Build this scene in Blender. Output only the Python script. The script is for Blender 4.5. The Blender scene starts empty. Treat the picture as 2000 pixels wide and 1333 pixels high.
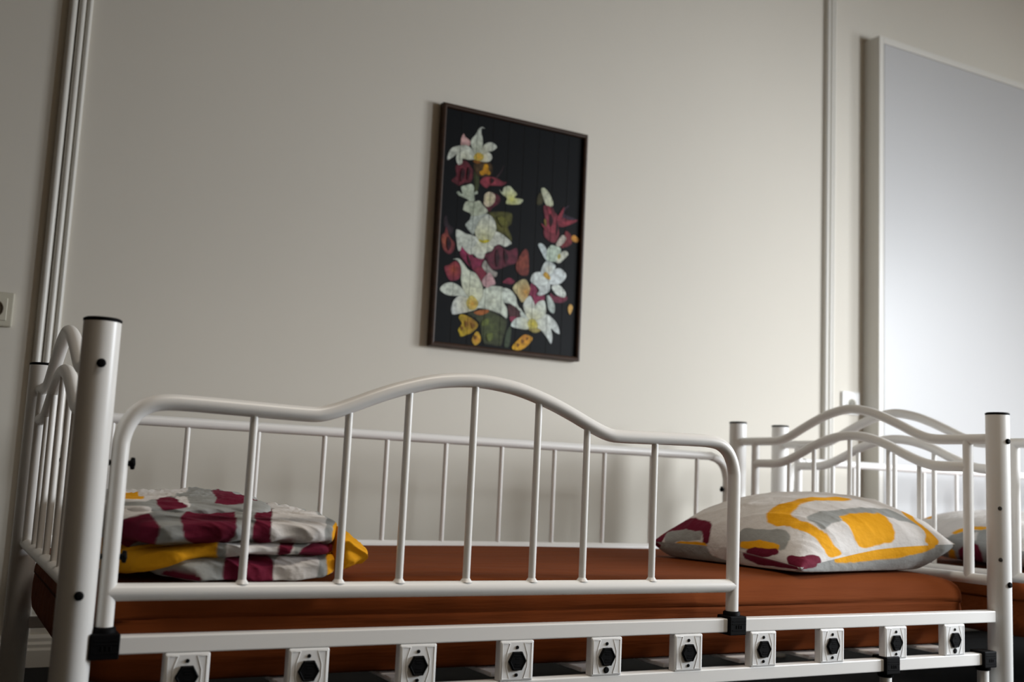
import bpy, bmesh, math, random
import numpy as np
from mathutils import Vector, Matrix
from mathutils.geometry import delaunay_2d_cdt
random.seed(7)
S = bpy.context.scene
COL = S.collection

# ------------------------------------------------------------------ camera
CAM = (-0.20843, -1.64421, 0.51217)
YAW, PITCH, ROLL, FPX = 0.49805, 0.12819, 0.04626, 2068.06
cd = bpy.data.cameras.new('camera'); co = bpy.data.objects.new('camera', cd); COL.objects.link(co)
cd.sensor_width = 36; cd.lens = FPX / 2000 * 36; cd.clip_start = .05
fwd = Vector((math.sin(YAW) * math.cos(PITCH), math.cos(YAW) * math.cos(PITCH), math.sin(PITCH)))
rgt = Vector((math.cos(YAW), -math.sin(YAW), 0)); up = rgt.cross(fwd)
r2 = math.cos(ROLL) * rgt + math.sin(ROLL) * up; u2 = -math.sin(ROLL) * rgt + math.cos(ROLL) * up
m = Matrix((r2, u2, -fwd)).transposed().to_4x4(); m.translation = Vector(CAM); co.matrix_world = m
cd.dof.use_dof = True; cd.dof.focus_distance = 2.05; cd.dof.aperture_fstop = 3.2
S.camera = co

# ------------------------------------------------------------------ sky, daylight, overhead fill, exposure
w = bpy.data.worlds.new('sky'); S.world = w; w.use_nodes = True
bg = w.node_tree.nodes['Background']; bg.inputs[0].default_value = (.72, .84, 1, 1); bg.inputs[1].default_value = 1.2
def area_light(name, loc, rot, sx, sy, power, color, spread):
    l = bpy.data.lights.new(name, 'AREA'); l.shape = 'RECTANGLE'; l.size = sx; l.size_y = sy
    l.energy = power; l.color = color; l.spread = math.radians(spread)
    o = bpy.data.objects.new(name, l); COL.objects.link(o); o.location = loc; o.rotation_euler = rot
    return o
# daylight arriving through the two windows at the far right corner of the room (front wall and right-hand wall)
area_light('window_daylight', (4.0, -2.08, 1.35), (math.radians(61), 0, math.radians(10)), .6, 1.2, 50, (.90, .95, 1.0), 118)
area_light('side_window_daylight', (4.93, -1.15, 1.35), (math.radians(63), 0, math.radians(80)), 1.15, 1.2, 66, (.90, .95, 1.0), 122)
# added overhead fill light without a fixture, above and in front of the bed
area_light('overhead_fill_light', (1.0, -.8, 2.90), (0, 0, 0), 1.1, .4, 9, (1.0, .90, .78), 100)
vs = S.view_settings
vs.view_transform = 'Standard'; vs.look = 'None'; vs.gamma = 1; vs.use_curve_mapping = False
vs.exposure = 0.22

# ------------------------------------------------------------------ helpers
def lin(c):
    return tuple(((x / 255 + .055) / 1.055) ** 2.4 if x > 10 else x / 255 / 12.92 for x in c)
def tag(o, label=None, cat=None, group=None, kind=None):
    if label: o['label'] = label
    if cat: o['category'] = cat
    if group: o['group'] = group
    if kind: o['kind'] = kind
    return o
class MB:
    def __init__(s): s.v = []; s.f = []; s.s = []; s.c = None
    def add(s, v, f, smooth=True):
        n = len(s.v); s.v += [tuple(p) for p in v]
        s.f += [tuple(i + n for i in q) for q in f]; s.s += [smooth] * len(f)
        return s
    def bm(s, b, smooth=False):
        b.verts.index_update()
        s.add([v.co for v in b.verts], [[v.index for v in f.verts] for f in b.faces], smooth); b.free(); return s
    def box(s, c, d, bev=0., seg=2, smooth=False):
        b = bmesh.new(); bmesh.ops.create_cube(b, size=1)
        for v in b.verts: v.co = Vector((c[0] + v.co.x * d[0], c[1] + v.co.y * d[1], c[2] + v.co.z * d[2]))
        if bev: bmesh.ops.bevel(b, geom=b.edges[:], offset=bev, segments=seg, affect='EDGES', profile=.5)
        return s.bm(b, smooth)
    def tube(s, pts, r, n=18, closed=False, caps=True):
        P = [Vector(p) for p in pts]; N = len(P); T = []
        for i in range(N):
            a = P[i - 1] if (i or closed) else P[0]; b = P[(i + 1) % N] if (i < N - 1 or closed) else P[-1]
            T.append((b - a).normalized())
        nrm = T[0].orthogonal().normalized(); V = []
        for i in range(N):
            if i: nrm = (T[i - 1].rotation_difference(T[i]) @ nrm).normalized()
            bi = T[i].cross(nrm)
            V += [P[i] + r * (math.cos(2 * math.pi * k / n) * nrm + math.sin(2 * math.pi * k / n) * bi) for k in range(n)]
        F = []
        for i in range(N if closed else N - 1):
            j = (i + 1) % N
            for k in range(n):
                F.append((i * n + k, i * n + (k + 1) % n, j * n + (k + 1) % n, j * n + k))
        s.add(V, F, True)
        if caps and not closed:
            s.add(V[:n], [tuple(range(n))[::-1]], False); s.add(V[-n:], [tuple(range(n))], False)
        return s
    def lathe(s, prof, loc=(0, 0, 0), axis='z', n=24, smooth=True):
        """prof: (radius, height) pairs; axis z or -y"""
        V = []; F = []
        for r, h in prof:
            for k in range(n):
                a = 2 * math.pi * k / n; p = (r * math.cos(a), r * math.sin(a), h)
                if axis == '-y': p = (p[0], -p[2], p[1])
                if axis == 'x': p = (p[2], p[0], p[1])
                if axis == '-x': p = (-p[2], -p[0], p[1])
                V.append((p[0] + loc[0], p[1] + loc[1], p[2] + loc[2]))
        for i in range(len(prof) - 1):
            for k in range(n): F.append((i * n + k, i * n + (k + 1) % n, (i + 1) * n + (k + 1) % n, (i + 1) * n + k))
        s.add(V, F, smooth)
        s.add(V[:n], [tuple(range(n))[::-1]], False); s.add(V[-n:], [tuple(range(n))], False)
        return s
    def prism(s, poly, a, b, axis='z', smooth=False):
        """2-D outline extruded from a to b along an axis (z: (x,y); y: (x,z))"""
        n = len(poly)
        put = (lambda p, h: (p[0], p[1], h)) if axis == 'z' else ((lambda p, h: (p[0], h, p[1])) if axis == 'y' else (lambda p, h: (h, p[0], p[1])))
        V = [put(p, a) for p in poly] + [put(p, b) for p in poly]
        F = [(i, (i + 1) % n, n + (i + 1) % n, n + i) for i in range(n)] + [tuple(range(n))[::-1], tuple(range(n, 2 * n))]
        return s.add(V, F, smooth)
    def mesh(s, name, off=(0, 0, 0)):
        me = bpy.data.meshes.new(name)
        me.from_pydata([(v[0] - off[0], v[1] - off[1], v[2] - off[2]) for v in s.v], [], s.f)
        me.polygons.foreach_set('use_smooth', s.s); me.validate(); me.update()
        b = bmesh.new(); b.from_mesh(me); bmesh.ops.recalc_face_normals(b, faces=b.faces[:]); b.to_mesh(me); b.free()
        return me
OFF = {}
def empty(name, loc, label, cat, group=None):
    o = bpy.data.objects.new(name, None); COL.objects.link(o); o.location = loc; o.empty_display_size = .1
    OFF[o.name] = loc; tag(o, label, cat, group); return o
def build(name, mb, mat, parent=None, me=None):
    off = OFF.get(parent.name, (0, 0, 0)) if parent else (0, 0, 0)
    if me is None:
        me = mb.mesh(name, off); me.materials.append(mat)
    o = bpy.data.objects.new(name, me); COL.objects.link(o)
    if parent: o.parent = parent; OFF[o.name] = off
    return o
def struct(name, mb, mat):
    o = build(name, mb, mat); o['kind'] = 'structure'; return o
def copy_tree(o, parent=None):
    c = o.copy(); COL.objects.link(c)
    if parent: c.parent = parent
    for ch in list(o.children): copy_tree(ch, c)
    return c
def spline(pts, per=6, closed=False):
    P = [Vector(p) for p in pts]; n = len(P); out = []
    for i in range(n if closed else n - 1):
        g = (lambda k: P[k % n]) if closed else (lambda k: P[min(max(k, 0), n - 1)])
        p0, p1, p2, p3 = g(i - 1), g(i), g(i + 1), g(i + 2)
        for k in range(per):
            t = k / per
            out.append(.5 * ((2 * p1) + (p2 - p0) * t + (2 * p0 - 5 * p1 + 4 * p2 - p3) * t * t + (3 * p1 - p0 - 3 * p2 + p3) * t ** 3))
    if not closed: out.append(P[-1])
    return out

# ------------------------------------------------------------------ materials
def mat(name, base, rough=.5, spec=.5, bump=None, vary=None, attr=None, sheen=0., coat=0.):
    m = bpy.data.materials.new(name); m.use_nodes = True; nt = m.node_tree; N = nt.nodes; L = nt.links
    b = N['Principled BSDF']; b.inputs['Base Color'].default_value = (*base, 1); b.inputs['Roughness'].default_value = rough
    b.inputs['Specular IOR Level'].default_value = spec; b.inputs['Sheen Weight'].default_value = sheen; b.inputs['Coat Weight'].default_value = coat
    tc = N.new('ShaderNodeTexCoord')
    src = None
    if attr:
        a = N.new('ShaderNodeAttribute'); a.attribute_name = attr; src = a.outputs['Color']
    if vary:                                     # (scale xyz, amount)
        mp = N.new('ShaderNodeMapping'); mp.inputs['Scale'].default_value = vary[0]; L.new(tc.outputs['Object'], mp.inputs['Vector'])
        n = N.new('ShaderNodeTexNoise'); n.inputs['Scale'].default_value = 1; n.inputs['Detail'].default_value = 5; L.new(mp.outputs[0], n.inputs['Vector'])
        mr = N.new('ShaderNodeMapRange'); mr.inputs[1].default_value = .3; mr.inputs[2].default_value = .7; mr.inputs[3].default_value = 1 - vary[1]; mr.inputs[4].default_value = 1 + vary[1]
        L.new(n.outputs[0], mr.inputs[0])
        mx = N.new('ShaderNodeMix'); mx.data_type = 'RGBA'; mx.blend_type = 'MULTIPLY'; mx.inputs['Factor'].default_value = 1
        if src: L.new(src, mx.inputs['A'])
        else: mx.inputs['A'].default_value = (*base, 1)
        L.new(mr.outputs[0], mx.inputs['B']); src = mx.outputs['Result']
    if src: L.new(src, b.inputs['Base Color'])
    prev = None
    for (sc, strength, dist, detail) in (bump or []):
        mp = N.new('ShaderNodeMapping'); mp.inputs['Scale'].default_value = sc; L.new(tc.outputs['Object'], mp.inputs['Vector'])
        n = N.new('ShaderNodeTexNoise'); n.inputs['Scale'].default_value = 1; n.inputs['Detail'].default_value = detail; L.new(mp.outputs[0], n.inputs['Vector'])
        bp = N.new('ShaderNodeBump'); bp.inputs['Strength'].default_value = strength; bp.inputs['Distance'].default_value = dist
        L.new(n.outputs[0], bp.inputs['Height'])
        if prev: L.new(prev, bp.inputs['Normal'])
        prev = bp.outputs[0]
    if prev: L.new(prev, b.inputs['Normal'])
    return m
M = {
 'wall': mat('wallpaper_cream', (.69, .652, .575), .8, .3, bump=[((900, 900, 160), .12, .0006, 2), ((160, 900, 900), .12, .0006, 2)], vary=((1.5, 1.5, 1.2), .02)),
 'tan': mat('tan_wall_paint', (.44, .345, .225), .8, .3, bump=[((60, 60, 60), .1, .001, 2)]),
 'brownwall': mat('bounce_cutting_brown', (.075, .055, .038), .7, .3, bump=[((8, 8, 60), .1, .001, 2)]),  # invented dark tone for the unseen left wall, keeps bounce light low
 'trim': mat('trim_gloss_paint', (.72, .70, .645), .4, .5, bump=[((30, 30, 8), .05, .002, 2)]),
 'door': mat('door_paint', (.53, .53, .53), .38, .5, bump=[((12, 12, 5), .05, .003, 2)]),
 'ceiling': mat('ceiling_paint', (.34, .30, .24), .9, .2, bump=[((60, 60, 60), .1, .001, 2)]),
 'floor': mat('dark_floor', (.020, .020, .022), .75, .08, bump=[((90, 90, 90), .1, .0008, 3)], vary=((6, 6, 6), .15)),
 'white': mat('white_powder_coat', (.87, .86, .835), .33, .5, bump=[((220, 220, 220), .03, .0004, 2)]),
 'whiteplastic': mat('white_plastic', (.86, .86, .85), .4, .5, bump=[((300, 300, 300), .03, .0003, 2)]),
 'black': mat('black_plastic', (.0045, .0045, .005), 0.6, .06, bump=[((250, 250, 250), .05, .0004, 2)]),
 'hole': mat('screw_hole_dark', (.05, .045, .04), .5, .4, bump=[((250, 250, 250), .05, .0004, 2)]),
 'sheet': mat('rust_brown_sheet', (.175, .042, .009), .9, .1, bump=[((2.2, 26, 30), .8, .010, 4), ((700, 700, 700), .15, .0004, 1)], vary=((3, 9, 9), .08)),
 'print': mat('printed_cotton', (.7, .7, .7), .85, .25, attr='print', bump=[((30, 42, 42), .55, .007, 3), ((900, 900, 900), .12, .0003, 1)]),
 'wood': mat('dark_frame_wood', (.036, .016, .007), .5, .3, bump=[((25, 25, 160), .15, .001, 4)], vary=((14, 14, 50), .3)),
 'board': mat('black_painted_board', (.0070, .0080, .0092), .5, .08, bump=[((200, 200, 25), .06, .0006, 3)]),
 'backing': mat('picture_backing', (.06, .06, .06), .8, .2, bump=[((90, 90, 90), .1, .0006, 2)]),
 'petals': mat('flower_paint', (.6, .6, .6), .5, .15, attr='paint', vary=((75, 75, 75), .36), bump=[((300, 300, 60), .08, .0004, 3)]),
 'beige': mat('beige_plastic', (.56, .53, .43), .4, .5, bump=[((200, 200, 200), .03, .0003, 2)]),
 'brown': mat('brown_socket', (.10, .075, .045), .45, .5, bump=[((200, 200, 200), .03, .0003, 2)]),
}

# ------------------------------------------------------------------ the room
YW = 1.252; XL, XR, YF, ZC = -.80, 4.85, -2.0, 2.95
struct('wall_back', MB().box(((XL + XR) / 2, YW + .06, ZC / 2), (XR - XL + .24, .12, ZC)), M['wall'])
struct('wall_left', MB().box((XL - .06, (YW + YF) / 2, ZC / 2), (.12, YW - YF, ZC)), M['brownwall'])  # out of view; set close and dark to cut bounce on the left
WX0, WX1, FZ0, FZ1 = 3.67, 4.33, .76, 2.04
wf = MB()
wf.box(((XL + WX0) / 2 - .06, YF - .06, ZC / 2), (WX0 - XL + .12, .12, ZC)); wf.box(((WX1 + XR) / 2 + .06, YF - .06, ZC / 2), (XR - WX1 + .12, .12, ZC))
wf.box(((WX0 + WX1) / 2, YF - .06, FZ0 / 2), (WX1 - WX0, .12, FZ0)); wf.box(((WX0 + WX1) / 2, YF - .06, (FZ1 + ZC) / 2), (WX1 - WX0, .12, ZC - FZ1))
struct('wall_front', wf, M['tan'])
fr = MB()
for z in (FZ0 + .015, FZ1 - .015): fr.box(((WX0 + WX1) / 2, YF - .10, z), (WX1 - WX0, .04, .03), .004)
for x in (WX0 + .015, WX1 - .015): fr.box((x, YF - .10, (FZ0 + FZ1) / 2), (.03, .04, FZ1 - FZ0 - .06), .004)
struct('window_2', fr, M['trim'])
WY0, WY1, WZ0, WZ1 = -1.75, -.55, .75, 2.05
wf = MB()
wf.box((XR + .06, (YF + WY0) / 2, ZC / 2), (.12, WY0 - YF, ZC)); wf.box((XR + .06, (WY1 + YW) / 2, ZC / 2), (.12, YW - WY1, ZC))
wf.box((XR + .06, (WY0 + WY1) / 2, WZ0 / 2), (.12, WY1 - WY0, WZ0)); wf.box((XR + .06, (WY0 + WY1) / 2, (WZ1 + ZC) / 2), (.12, WY1 - WY0, ZC - WZ1))
struct('wall_right', wf, M['tan'])
struct('floor', MB().box(((XL + XR) / 2, (YW + YF) / 2, -.05), (XR - XL + .24, YW - YF + .24, .1)), M['floor'])
struct('ceiling', MB().box(((XL + XR) / 2, (YW + YF) / 2, ZC + .05), (XR - XL + .24, YW - YF + .24, .1)), M['ceiling'])
fr = MB()
for z in (WZ0 + .015, WZ1 - .015): fr.box((XR + .10, (WY0 + WY1) / 2, z), (.04, WY1 - WY0, .03), .004)
for y in (WY0 + .015, WY1 - .015): fr.box((XR + .10, y, (WZ0 + WZ1) / 2), (.04, .03, WZ1 - WZ0 - .06), .004)
struct('window_1', fr, M['trim'])

def reed(x):                                     # outline of the reeded vertical moulding, (x, y)
    y = YW + .004; out = [(0, 0), (0, -.010)]
    for cx_, r_, d_ in ((.0105, .0100, .013), (.0325, .0085, .013), (.0510, .0055, .010)):
        out += [(cx_ - r_ * math.cos(math.pi * k / 10), -d_ - r_ * 1.05 * math.sin(math.pi * k / 10)) for k in range(11)]
        out += [(cx_ + r_ + .001, -.006)] if cx_ < .05 else []
        if cx_ < .03: out.append((.0230, -.006))
        elif cx_ < .05: out.append((.0445, -.006))
    out += [(.058, -.008), (.060, 0)]
    return [(x + a, y + b) for a, b in out]
struct('trim_1', MB().prism(reed(.001), .076, ZC, 'z'), M['trim'])
struct('trim_2', MB().prism(reed(2.685), .076, ZC, 'z'), M['trim'])
bprof = [(YW + .004, 0), (YW - .016, 0), (YW - .016, .040), (YW - .013, .046), (YW - .013, .054), (YW - .008, .060), (YW - .008, .068), (YW - .004, .076), (YW + .004, .076)]
DX0, DX1, DZ, DY = 2.902, 3.98, 2.300, YW - .078
struct('baseboard_back', MB().prism(bprof, XL, DX0, 'x'), M['trim'])
# boxed-out panel door on the back wall
dr = MB()
dr.box((DX0 + .0125, (DY + YW + .01) / 2, DZ / 2), (.025, YW + .01 - DY, DZ), .0015)
dr.box((DX1 - .0125, (DY + YW + .01) / 2, DZ / 2), (.025, YW + .01 - DY, DZ), .0015)
dr.box(((DX0 + DX1) / 2, (DY + YW + .01) / 2, DZ - .0125), (DX1 - DX0 - .05, YW + .01 - DY, .025), .0015)
dframe = struct('door_1', dr, M['trim'])
build('door_leaf', MB().box(((DX0 + DX1) / 2 + .002, DY + .0235, (DZ - .026) / 2 + .002), (DX1 - DX0 - .058, .040, DZ - .030), .002), M['door'], dframe)

# ------------------------------------------------------------------ the bed frame
W = .917; PR = .0265; ZT = .7127; TR = .0125
def boltmb(loc, axis, r=.0066, h=.0045):
    return MB().lathe([(r, -.004), (r, h * .35), (r * .88, h * .75), (r * .5, h)], loc, axis, 16)
def make_bed():
    root = empty('metal_bed', (1.0, W / 2, 0), 'white tubular metal bed with arched guard rail, holding the brown mattress under the painting', 'bed')
    wm, bk = M['white'], M['black']
    for X in (0., 2.):
        for Y in (0., W):
            p = build('post', MB().lathe([(PR * .92, 0), (PR, .003), (PR, ZT)], (X, Y, 0), n=40), wm, root)
            build('post_cap', MB().lathe([(PR * .9, ZT - .01), (PR * 1.025, ZT), (PR * 1.025, ZT + .0022), (PR * .9, ZT + .004), (PR * .4, ZT + .005)], (X, Y, 0), n=40), bk, p)
            ax, yy = ('-y', Y - PR) if Y == 0 else ('y', Y + PR)
            for z in (.6488, .3196):
                if ax == '-y': b = boltmb((X, yy, z), '-y')
                else:
                    b = boltmb((0, 0, 0), '-y'); b.v = [(X + v[0], yy - v[1], z + v[2]) for v in b.v]
                build('bolt', b, bk, p)
            if X == 2. and Y == 0.:
                for z in (.493, .376):
                    a = math.radians(40); b = boltmb((0, 0, 0), '-x', .0048, .0015)
                    b.v = [(X - PR * .72 + .72 * v[0] + .69 * v[1], Y - PR * .69 + .69 * v[0] - .72 * v[1], z + v[2]) for v in b.v]
                    build('screw', b, M['hole'], p)
    # the two arched ends
    half = [(.0, .655), (.06, .655), (.13, .655), (.170, .6558), (.200, .660), (.236, .672), (.283, .6925), (.335, .7135), (.39, .7310), (.4585, .7415)]
    hi = half + [(W - a, b) for a, b in half[-2::-1]]
    half = [(.084, .589), (.12, .589), (.160, .5893), (.19, .592), (.225, .601), (.275, .620), (.32, .6395), (.365, .6545), (.41, .6645), (.4585, .6685)]
    lo = half + [(W - a, b) for a, b in half[-2::-1]]
    his = spline([(a, b, 0) for a, b in hi], 5); los = spline([(a, b, 0) for a, b in lo], 5)
    def zat(path, y): return min(path, key=lambda p: abs(p.x - y)).y
    for X in (0., 2.):
        e = build('end_arch', MB().tube([(X, p.x, p.y) for p in his], TR, 18), wm, root)
        build('lower_arch', MB().tube([(X, p.x, p.y) for p in los], TR, 18), wm, e)
        build('end_rail', MB().tube([(X, .0, .325), (X, W, .325)], TR, 18), wm, e)
        for y in (.082, W - .082):
            build('inner_upright', MB().tube([(X, y, .325), (X, y, .652)], TR * .98, 16), wm, e)
        for y in (.226, .325, .4585, W - .325, W - .226):
            build('end_baluster', MB().tube([(X, y, .325), (X, y, zat(los, y))], .0062, 12), wm, e)
    # arched front guard
    c = .6215
    half = [(.041, .262), (.041, .35), (.041, .45), (.041, .525), (.0425, .545), (.049, .566), (.061, .584), (.080, .596), (.105, .6005), (.14, .6010), (.20, .6000), (.27, .5985),
            (.315, .5978), (.340, .5990), (.365, .6060), (.395, .6180), (.43, .6330), (.475, .6500), (.53, .6660), (.575, .6735), (c, .6765)]
    g = half + [(2 * c - a, b) for a, b in half[-2::-1]]
    gs = spline([(a, b, 0) for a, b in g], 4)
    gd = build('guard_rail', MB().tube([(p.x, 0, p.y) for p in gs], TR, 20), wm, root)
    build('guard_bottom_rail', MB().tube([(.041, 0, .3215), (2 * c - .041, 0, .3215)], .0128, 20), wm, gd)
    up_ = [p for p in gs if p.y > .56]
    for x in (.235, .390, .4945, c - .0035, .747, .852, 1.006):
        zt = min(up_, key=lambda p: abs(p.x - x)).y
        b = MB().tube([(x, 0, .325), (x, 0, zt)], .0064, 14)
        b.lathe([(.0112, .3325), (.0088, .3355), (.0068, .3385)], (x, 0, 0), n=14); build('guard_baluster', b, wm, gd)
    for z in (.507, .372):
        b = MB(); b.lathe([(.0042, -.05), (.0042, .002), (.0065, .004), (.0065, .008), (.0045, .010)], (.0535, 0, z), 'x', 12)
        b.box((.0600, 0, z + .0052), (.0065, .006, .0075), .002); b.box((.0600, 0, z - .0052), (.0065, .006, .0075), .002)
        build('wing_nut', b, bk, gd)
    # plain back guard, post to post
    half = [(.041, .262), (.041, .45), (.041, .515), (.043, .545), (.055, .575), (.075, .594), (.105, .6035), (.14, .605), (.5, .605), (1.0, .605)]
    g = half + [(2 - a, b) for a, b in half[-2::-1]]
    bg_ = build('back_guard_rail', MB().tube([(p.x, W, p.y) for p in spline([(a, b, 0) for a, b in g], 4)], TR, 18), wm, root)
    build('guard_bottom_rail', MB().tube([(.041, W, .3265), (1.959, W, .3265)], .0128, 18), wm, bg_)
    for k in range(1, 12):
        build('guard_baluster', MB().tube([(1 + (k - 6) * .1683, W, .327), (1 + (k - 6) * .1683, W, .604)], .0064, 12), wm, bg_)
    for x, d in ((.0535, 1), (1.9465, -1)):
        b = MB().lathe([(.0042, -.05), (.0042, .002), (.0068, .004), (.0068, .009), (.0045, .011)], (0, 0, 0), 'x', 12)
        b.box((.007, 0, .006), (.007, .006, .008), .002)
        b.v = [(x + d * v[0], W + d * v[1], .505 + v[2]) for v in b.v]
        build('wing_nut', b, bk, bg_)
    # side rails: box sections joined by plastic blocks
    for (y, z, nm) in ((0, .2475, 'upper_side_rail'), (0, .1545, 'lower_side_rail'), (W, .2475, 'upper_side_rail'), (W, .1545, 'lower_side_rail')):
        build(nm, MB().box((.996, y, z), (1.946, .026, .0255), .002), wm, root)
    ms = None
    for i in range(10):
        x = .1600 + .18535 * i
        zc = .2005; b = MB().box((x, -.0055, zc), (.067, .018, .068), .003)
        blk = build('rail_block', b, M['whiteplastic'], root)
        rm = MB(); y = -.0144
        for sx in (-1, 1):
            pk = [(.0285, .0295), (.0140, .0295), (.0208, .009), (.0208, -.009), (.0140, -.0295), (.0285, -.0295)]
            rm.tube([(x + sx * a, y, zc + bz) for a, bz in pk], 0.0009, 8, closed=True)
        build('block_rim', rm, M['whiteplastic'], blk)
        hx = MB(); R = .0172
        ring = lambda k: [(x + R * k * math.cos(a * math.pi / 3), zc + R * k * math.sin(a * math.pi / 3) * 1.04) for a in range(6)]
        V = [(a, -.012, b_) for a, b_ in ring(1)] + [(a, -.0185, b_) for a, b_ in ring(1)] + [(a, -.020, b_) for a, b_ in ring(.88)] + [(a, -.0188, b_) for a, b_ in ring(.80)]
        F = [(j * 6 + k, j * 6 + (k + 1) % 6, j * 6 + 6 + (k + 1) % 6, j * 6 + 6 + k) for j in range(3) for k in range(6)] + [tuple(range(18, 24))]
        hx.add(V, F, False)
        for dz in (.0085, .0045, -.0045, -.0085):
            hx.box((x, -.0190, zc + dz), (.0095 if abs(dz) < .007 else .013, .0014, .0012), .0003, 1)
        build('hex_plug', hx, bk, blk)
        for dz, r in ((.0225, .0030), (-.0235, .0056 if i in (4, 9) else .0030)):
            build('block_screw', MB().lathe([(r, -.003), (r, .0012), (r * .7, .0022)], (x, -.0142, zc + dz), '-y', 14), bk, blk)
        # slat that runs from the block across the bed
        build('slat', MB().box((x, W / 2, .1725), (.066, W - .036, .0075), .002), wm, root)
    # clamps that hold the guard on the rail, and the two support legs with theirs
    def clamp(x, z, down):
        b = MB().box((x, -.001, z), (.041, .040, .036), .002)
        s_ = -1 if down else 1
        b.lathe([(.0165, 0), (.0165, .008), (.0140, .010)], (0, 0, 0), n=20)
        k = len(b.v) - 20 * 3 - 40
        b.v[k:] = [(x + v[0], v[1], z + s_ * (.016 + v[2])) for v in b.v[k:]]
        for dz in (.0085, .0035, -.0085): b.box((x + .002, -.0213, z + dz), (.034, .0012, .0012), .0003, 1)
        for dx in (-.004, .002, .008): b.box((x + dx, -.0213, z - .0022), (.0018, .0012, .0066), .0003, 1)
        b.box((x + .004, -.0213, z + .0006), (.006, .0012, .0012), .0003, 1)
        return build('rail_clamp', b, bk, root)
    clamp(.0415, .2475, False); clamp(1.2015, .2475, False)
    for x in (1.6275, 1.9395):
        cl = clamp(x, .1545, True)
        build('support_leg', MB().tube([(x, 0, .002), (x, 0, .140)], TR, 18), wm, cl)
    return root
bed = make_bed()

# ------------------------------------------------------------------ mattress in its fitted sheet
def mattress_mb(x0, x1, y0, y1, z0, z1):
    nx, ny = 150, 80; r = .045
    us = np.linspace(0, 1, nx); V = []; F = []
    # ring profile round the edge: from the underside up the side over the rounded edge to the top
    prof = [(.06, 0.), (.03, 0.), (.012, .006), (.003, .02), (0, .04), (0, .07), (.002, .092), (.0005, .097), (.0035, .100), (.0005, .103), (.001, .112), (.004, .128), (.010, .140), (.020, .149), (.034, .154), (.055, .1570), (.09, .159), (.14, .1600)]
    def ring(inset, h):
        a0, a1, b0, b1 = x0 + inset, x1 - inset, y0 + inset, y1 - inset; c = max(.012, .055 - inset * .3); P = []
        def edge(p, q, n): return [(p[0] + (q[0] - p[0]) * k / n, p[1] + (q[1] - p[1]) * k / n) for k in range(n)]
        def arc(cx, cy, a, n=8): return [(cx + c * math.cos(a + math.pi / 2 * k / n), cy + c * math.sin(a + math.pi / 2 * k / n)) for k in range(n)]
        P += edge((a0 + c, b0), (a1 - c, b0), 90) + arc(a1 - c, b0 + c, -math.pi / 2) + edge((a1, b0 + c), (a1, b1 - c), 36) + arc(a1 - c, b1 - c, 0)
        P += edge((a1 - c, b1), (a0 + c, b1), 90) + arc(a0 + c, b1 - c, math.pi / 2) + edge((a0, b1 - c), (a0, b0 + c), 36) + arc(a0 + c, b0 + c, math.pi)
        return P
    n = None; H = z1 - z0
    for ins, h in prof:
        P = ring(ins, h); n = len(P)
        for x, y in P:
            z = z0 + h / .16 * H
            out = .003 * math.sin(9 * x + 4 * y + h * 20) + .0015 * math.sin(37 * x + 23 * y - h * 60)
            cx, cy = (x0 + x1) / 2, (y0 + y1) / 2
            q = min(1, ins / .06)
            V.append((x + (1 - q) * out * (1 if x > cx else -1) * (x - cx > .9), y + (1 - q) * out * (1 if y > cy else -1), z - .0015 * (1 + math.sin(6 * x + 5 * y)) * (h > .1) - (.010 * max(0, (x - 1.86) / .11) + .010 * max(0, (.14 - x) / .11)) * (h > .1)))
    for i in range(len(prof) - 1):
        for k in range(n): F.append((i * n + k, i * n + (k + 1) % n, (i + 1) * n + (k + 1) % n, (i + 1) * n + k))
    mb = MB(); mb.add(V, F, True)
    mb.add(V[:n], [tuple(range(n))[::-1]], True); mb.add(V[-n:], [tuple(range(n))], True)
    return mb
OFF['m'] = None
def top_mesh(name, mb, m, loc):
    me = mb.mesh(name, loc); me.materials.append(m)
    o = bpy.data.objects.new(name, me); COL.objects.link(o); o.location = loc; OFF[o.name] = loc; return o
mat_loc = (1.0, W / 2, .1765)
mattress = top_mesh('mattress', mattress_mb(.0165, 1.966, .050, W - .029, .1766, .3362), M['sheet'], mat_loc)
tag(mattress, 'long mattress in a rust brown fitted sheet on the bed under the painting', 'mattress')

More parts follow.
